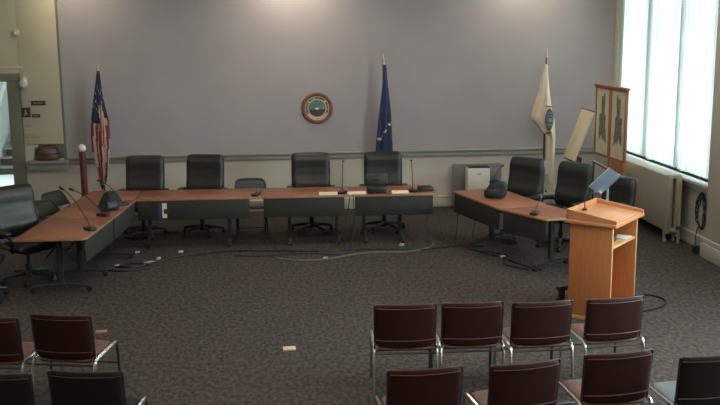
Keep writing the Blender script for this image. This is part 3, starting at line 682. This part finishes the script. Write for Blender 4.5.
t = thing('easel', 'dark tripod easel under the cream leaning board', 'easel', (4.92, 15.45, 0), R(-90))
for a_, b_ in (((-.26, -.03, .0), (-.08, .18, .93)), ((.26, -.03, .0), (.08, .18, .93))): MB().tube([a_, b_], .014).build('leg', 'steel_dark', t)
MB().tube([(0, .24, 0), (0, .17, .93)], .014).build('leg', 'steel_dark', t)
MB().box((0, .05, .885), (.6, .1, .025), .004).build('tray', 'steel_dark', t)
t = thing('presentation_board', 'narrow cream board leaning back on the easel left of the map display', 'board', (4.92, 15.45, .90), R(-90))
b = MB().box((0, 0, .43), (.58, .03, .86), .004).build('panel', 'cream', t); b.rotation_euler.x = R(-20)
MB().box((0, 0, .865), (.60, .036, .02), .003).build('top_edge', 'wood_dark', b)

# ------------------------------------------------------------------ things on the tables
TZ = .7405
def mic(label, x, y, tip):
    t = thing('gooseneck_microphone', label, 'microphone', (x, y, TZ), 0, 'gooseneck microphones on the tables')
    dx, dy, dz = tip[0] - x, tip[1] - y, tip[2] - TZ
    a = math.atan2(dy, dx)
    o = MB().box((0, 0, .018), (.16, .09, .036), .01).build('base', 'black_plastic', t); o.rotation_euler.z = a
    MB().box((.03, 0, .038), (.03, .02, .006), .002).build('button', 'gunmetal', o)
    MB().tube([(0, 0, .03), (dx * .1, dy * .1, dz * .3), (dx * .55, dy * .55, dz * .8), (dx * .93, dy * .93, dz * .98)], .006, 8, 2).build('gooseneck', 'black_plastic', t)
    MB().tube([(dx * .88, dy * .88, dz * .96), (dx * 1.0, dy * 1.0, dz)], .016, 8).build('mic_head', 'black_plastic', t)
mic('gooseneck microphone on the left wing, nearest the camera', -2.24, 11.52, (-2.66, 11.95, 1.2))
mic('gooseneck microphone on the left wing, middle one just before the black bag', -2.23, 12.38, (-2.68, 12.6, 1.07))
mic('gooseneck microphone on the left wing, just beyond the black bag', -2.10, 13.12, (-2.38, 12.95, 1.12))
mic('gooseneck microphone at the table seam before the folding chair', -.28, 13.58, (-.22, 13.75, .88))
mic('tall gooseneck microphone on the back row below and right of the round seal', .97, 13.6, (.99, 13.62, 1.22))
mic('tall gooseneck microphone on the back row right of the black case', 2.0, 13.6, (1.98, 13.62, 1.21))
mic('gooseneck microphone on the right wing behind the black bag', 3.10, 13.40, (3.33, 13.55, 1.11))
mic('gooseneck microphone on the right wing near the lectern', 3.3, 11.72, (3.58, 12.15, .98))
def bag(label, x, y, rz, sx=1.0, seed=1):
    t = thing('equipment_bag', label, 'bag', (x, y, TZ), rz, 'black bags on the tables')
    rnd = random.Random(seed); ph = [rnd.uniform(0, 6) for _ in range(6)]
    def fn(c):
        q = (abs(c.x) ** 3.2 + abs(c.y) ** 3.2 + abs(c.z) ** 3.2) ** (-1 / 3.2)
        return q * (1 + .05 * math.sin(5 * c.x + ph[0] + 3 * c.z) + .05 * math.sin(7 * c.y + ph[1]) + .03 * math.sin(9 * c.z + 5 * c.x + ph[2]))
    m = MB().ball((0, 0, .115), .155, (sx, .78, .80), 30, fn)
    for v in m.bm.verts:
        v.co.z = max(.0, v.co.z); k = max(0, v.co.z) / .24
        v.co.x *= 1 - .35 * k; v.co.x += .05 * k; v.co.y *= 1 - .3 * k
    m.build('body', 'black_fabric', t)
    MB().tube([(-.07, -.02, .215), (-.04, -.03, .255), (.05, -.03, .26), (.09, -.02, .22)], .011, 8, 2).build('handle', 'black_plastic', t)
    o = MB().box((0, 0, 0), (.15, .03, .09), .012).build('pocket', 'black_plastic', t); o.location = (0, -.115, .09); o.rotation_euler.x = R(-14)
bag('slumped black bag on the left wing table', -2.22, 12.75, R(35), .95, 3)
bag('slumped black bag on the right wing table before the air purifier', 3.07, 12.97, R(-25), 1.1, 8)
t = thing('equipment_case', 'black case with an oval handle slot on the back row table', 'case', (1.47, 13.62, TZ))
MB().box((0, 0, .05), (.27, .24, .10), .015).build('lower_body', 'black_plastic', t); o = MB().box((0, 0, .1), (.33, .05, .16), .02).build('upper_panel', 'panel', t); o.location = (0, .0, .095); o.rotation_euler.x = R(-12)
MB().ball((0, -.026, .10), .07, (1, .12, .33), 16).build('handle_slot', 'black_plastic', o)
t = thing('flat_box', 'flat black box at the right end of the back row table', 'device', (2.20, 13.68, TZ)); MB().box((0, 0, .03), (.21, .2, .06), .008).build('case', 'black_plastic', t)
MB().box((0, -.101, .03), (.16, .003, .02)).build('front_strip', 'gunmetal', t)
def plate(label, x, y, w_, mt='paper'):
    t = thing('name_plate', label, 'name plate', (x, y, TZ), R(-2), 'name plates on the back row')
    m = MB(); m.prism([(-.035, 0), (.035, 0), (.004, .047), (-.004, .047)], -w_ / 2, w_ / 2)
    o = m.build('wedge', 'oak_edge', t); o.rotation_euler = (PI / 2, 0, PI / 2)
    o = MB().box((0, 0, 0), (w_ - .01, .003, .038)).build('card', mt, t); o.location = (0, -.0225, .023); o.rotation_euler.x = R(-33)
plate('cream name plate on the back row under the tall microphone', .76, 13.51, .27)
plate('cream name plate at the front edge just left of the black case', 1.17, 13.51, .27)
plate('cream name plate on the back row right of the black case', 1.80, 13.50, .25)
t = thing('leaflet', 'blue and white leaflet hanging on the dark front panel of the long back row table', 'leaflet', (-1.585, 13.514, .445))
m = MB(); m.span((-.075, -.004, .0), (-.02, .0, .235)).mi = 1
m.span((-.02, -.004, .02), (.045, .0, .235)); m.build('sheet', ['blue_print', 'paper'], t)
MB().span((.0, -.006, .08), (.07, -.003, .15)).build('dark_print', 'sign', t)

# ------------------------------------------------------------------ floor things
tag(MB().box((0, 0, .006), (.125, .10, .012), .003).build('floor_marker', 'tape', None, (.10, 9.05, .0), R(2)), 'small pale tan plate on the carpet in the middle of the open floor', 'floor plate')
tag(MB().box((0, 0, .004), (.12, .09, .008), .003).build('floor_marker', 'orange_tape', None, (-1.86, 9.82, .0), R(8)), 'small brown plate on the carpet beside the left block of chairs', 'floor plate')
t = thing('floor_stand', 'short black post on a foot on the floor left of the lectern', 'stand', (3.24, 10.3, 0)); MB().box((0, 0, .02), (.10, .10, .04), .01).build('foot', 'black_plastic', t); MB().box((0, 0, .10), (.07, .06, .13), .012).build('post', 'black_plastic', t); MB().box((-.0, 0, .17), (.13, .07, .05), .012).build('head', 'black_plastic', t)
def cable(label, pts, r=.011, m='cable', name='floor_cable', group='loose cables on the carpet'):
    tag(MB().tube([(x, y, r if len(q) == 0 else q[0]) for x, y, *q in pts], r, 7, 2).build(name, m), label, 'cable', group)
cable('black cable looping on the carpet right of the lectern', [(3.85, 10.1), (4.1, 10.45), (4.35, 10.45), (4.46, 10.2), (4.3, 9.95), (4.05, 9.82), (3.7, 9.75)], .012)
cable('pale green cable running over the carpet in front of the back row', [(.0, 12.75), (.3, 12.55), (.7, 12.62), (1.2, 12.95), (1.7, 12.9), (2.0, 12.95), (2.3, 13.3), (2.2, 13.6)], .011, 'green')
cable('black cable along the carpet from the back row to the right wing', [(.9, 13.1), (1.4, 13.15), (2.0, 12.95), (2.4, 13.15), (2.75, 13.2), (2.95, 13.1)])
cable('black cable strewn under the right wing table', [(2.7, 13.1), (2.85, 12.7), (3.1, 12.45), (3.15, 12.15), (3.3, 11.85), (3.4, 11.7)], .012)
cable('black cable curling below the right wing table', [(2.72, 12.95), (3.0, 12.75), (3.2, 12.5), (3.1, 12.3), (2.98, 12.0), (3.25, 11.75)], .010)
cable('black cable trailing on the carpet left of the back row', [(-2.1, 12.6), (-1.9, 12.45), (-1.7, 12.7), (-1.3, 13.1), (-.7, 13.3), (0, 13.2), (.6, 13.1)], .012)
cable('black cable tangled beside the left wing panels', [(-2.3, 12.4), (-2.0, 12.3), (-1.75, 12.35), (-1.65, 12.6), (-1.95, 12.75), (-2.2, 12.6), (-2.0, 12.5)], .012)
cable('thin black cable running along the carpet before the folding chair', [(-.6, 13.0), (-.2, 12.9), (.3, 13.05), (.9, 12.85)], .008)
for lab, a, b_ in (('cable hanging from the back row beside the black case', (1.12, 13.47, .7), (1.05, 13.2, .01)), ('cable hanging at the seam under the tall microphone', (1.07, 13.5, .7), (.85, 13.3, .01)), ('cable hanging from the right end of the back row', (2.2, 13.44, .62), (2.05, 13.15, .01)), ('cable hanging from the far end of the right wing', (2.66, 13.62, .7), (2.62, 13.5, .01)), ('cable hanging from the right wing behind its far leg', (2.96, 13.7, .7), (2.9, 13.65, .01))):
    mid = ((a[0] + b_[0]) / 2 + .04, (a[1] + b_[1]) / 2 + .05, .3)
    cable(lab, [a, mid, b_], .007, 'cable', 'hanging_cable', 'cables hanging from the tables')
def adaptor(label, x, y, rz, m='pale_plastic'):
    t = thing('power_adaptor', label, 'adaptor', (x, y, 0), rz, 'power adaptors on the carpet')
    MB().box((0, 0, .016), (.065, .04, .032), .008).build('block', m, t); MB().tube([(.045, 0, .02), (.1, .02, .01), (.13, .06, .008)], .006, 6, 1).build('plug_lead', 'cable', t)
adaptor('small white adaptor on the carpet beside the left wing panels', -2.13, 12.6, .4)
adaptor('small white adaptor on the carpet below the leftmost back row chair', -1.62, 12.95, 1.1)
adaptor('small pale adaptor on the carpet under the corner of the tables', -1.96, 13.35, .2)
adaptor('small white adaptor on the carpet in front of the leaflet', -1.35, 13.3, .1)
adaptor('small white adaptor on the green cable before the back row', .66, 12.66, .0)
adaptor('white adaptor on the carpet under the right wing bag', 3.07, 12.45, .3)
adaptor('small white adaptor at the foot of the rightmost back row table', 1.8, 13.32, .0)
t = thing('cable_cover', 'small white cable cover lying on the carpet among the left cables', 'cable cover', (-1.70, 12.78, 0), R(15)); MB().box((0, 0, .008), (.2, .04, .016), .005).build('strip', 'pale_plastic', t)

# ------------------------------------------------------------------ daylight
wd = bpy.data.worlds.new('sky'); S.world = wd; wd.use_nodes = True
bg = wd.node_tree.nodes['Background']; bg.inputs['Color'].default_value = (.80, .95, 1.0, 1); bg.inputs['Strength'].default_value = 14.0
for a, b in ((W0, W1), (4.6, 9.4)):
    pl = bpy.data.lights.new('window_portal', 'AREA'); pl.shape = 'RECTANGLE'; pl.size = b - a; pl.size_y = WZ1 - WZ0; pl.cycles.is_portal = True
    po = bpy.data.objects.new('window_portal', pl); C.objects.link(po); po.location = (XR + .29, (a + b) / 2, (WZ0 + WZ1) / 2); po.rotation_euler = (PI / 2, 0, PI / 2)

# ------------------------------------------------------------------ camera
h, f, p, r, y = 3.166, 953.97, .18574, .00901, .0899
fw = Vector((math.sin(y) * math.cos(p), math.cos(y) * math.cos(p), -math.sin(p)))
rt = Vector((math.cos(y), -math.sin(y), 0)); up = rt.cross(fw)
rt2 = math.cos(r) * rt - math.sin(r) * up; up2 = math.sin(r) * rt + math.cos(r) * up
cam = bpy.data.cameras.new('camera'); co = bpy.data.objects.new('camera', cam); C.objects.link(co)
cam.sensor_fit = 'HORIZONTAL'; cam.sensor_width = 36; cam.lens = f / 720 * 36; cam.clip_end = 200
mw = Matrix((rt2, up2, -fw)).transposed().to_4x4(); mw.translation = (0, 0, h); co.matrix_world = mw
S.camera = co
S.view_settings.view_transform = 'Standard'; S.view_settings.look = 'None'; S.view_settings.gamma = 1; S.view_settings.exposure = 0
S.view_settings.use_curve_mapping = False
S.cycles.use_denoising = True
S.cycles.max_bounces = 8; S.cycles.diffuse_bounces = 4; S.cycles.sample_clamp_indirect = 4
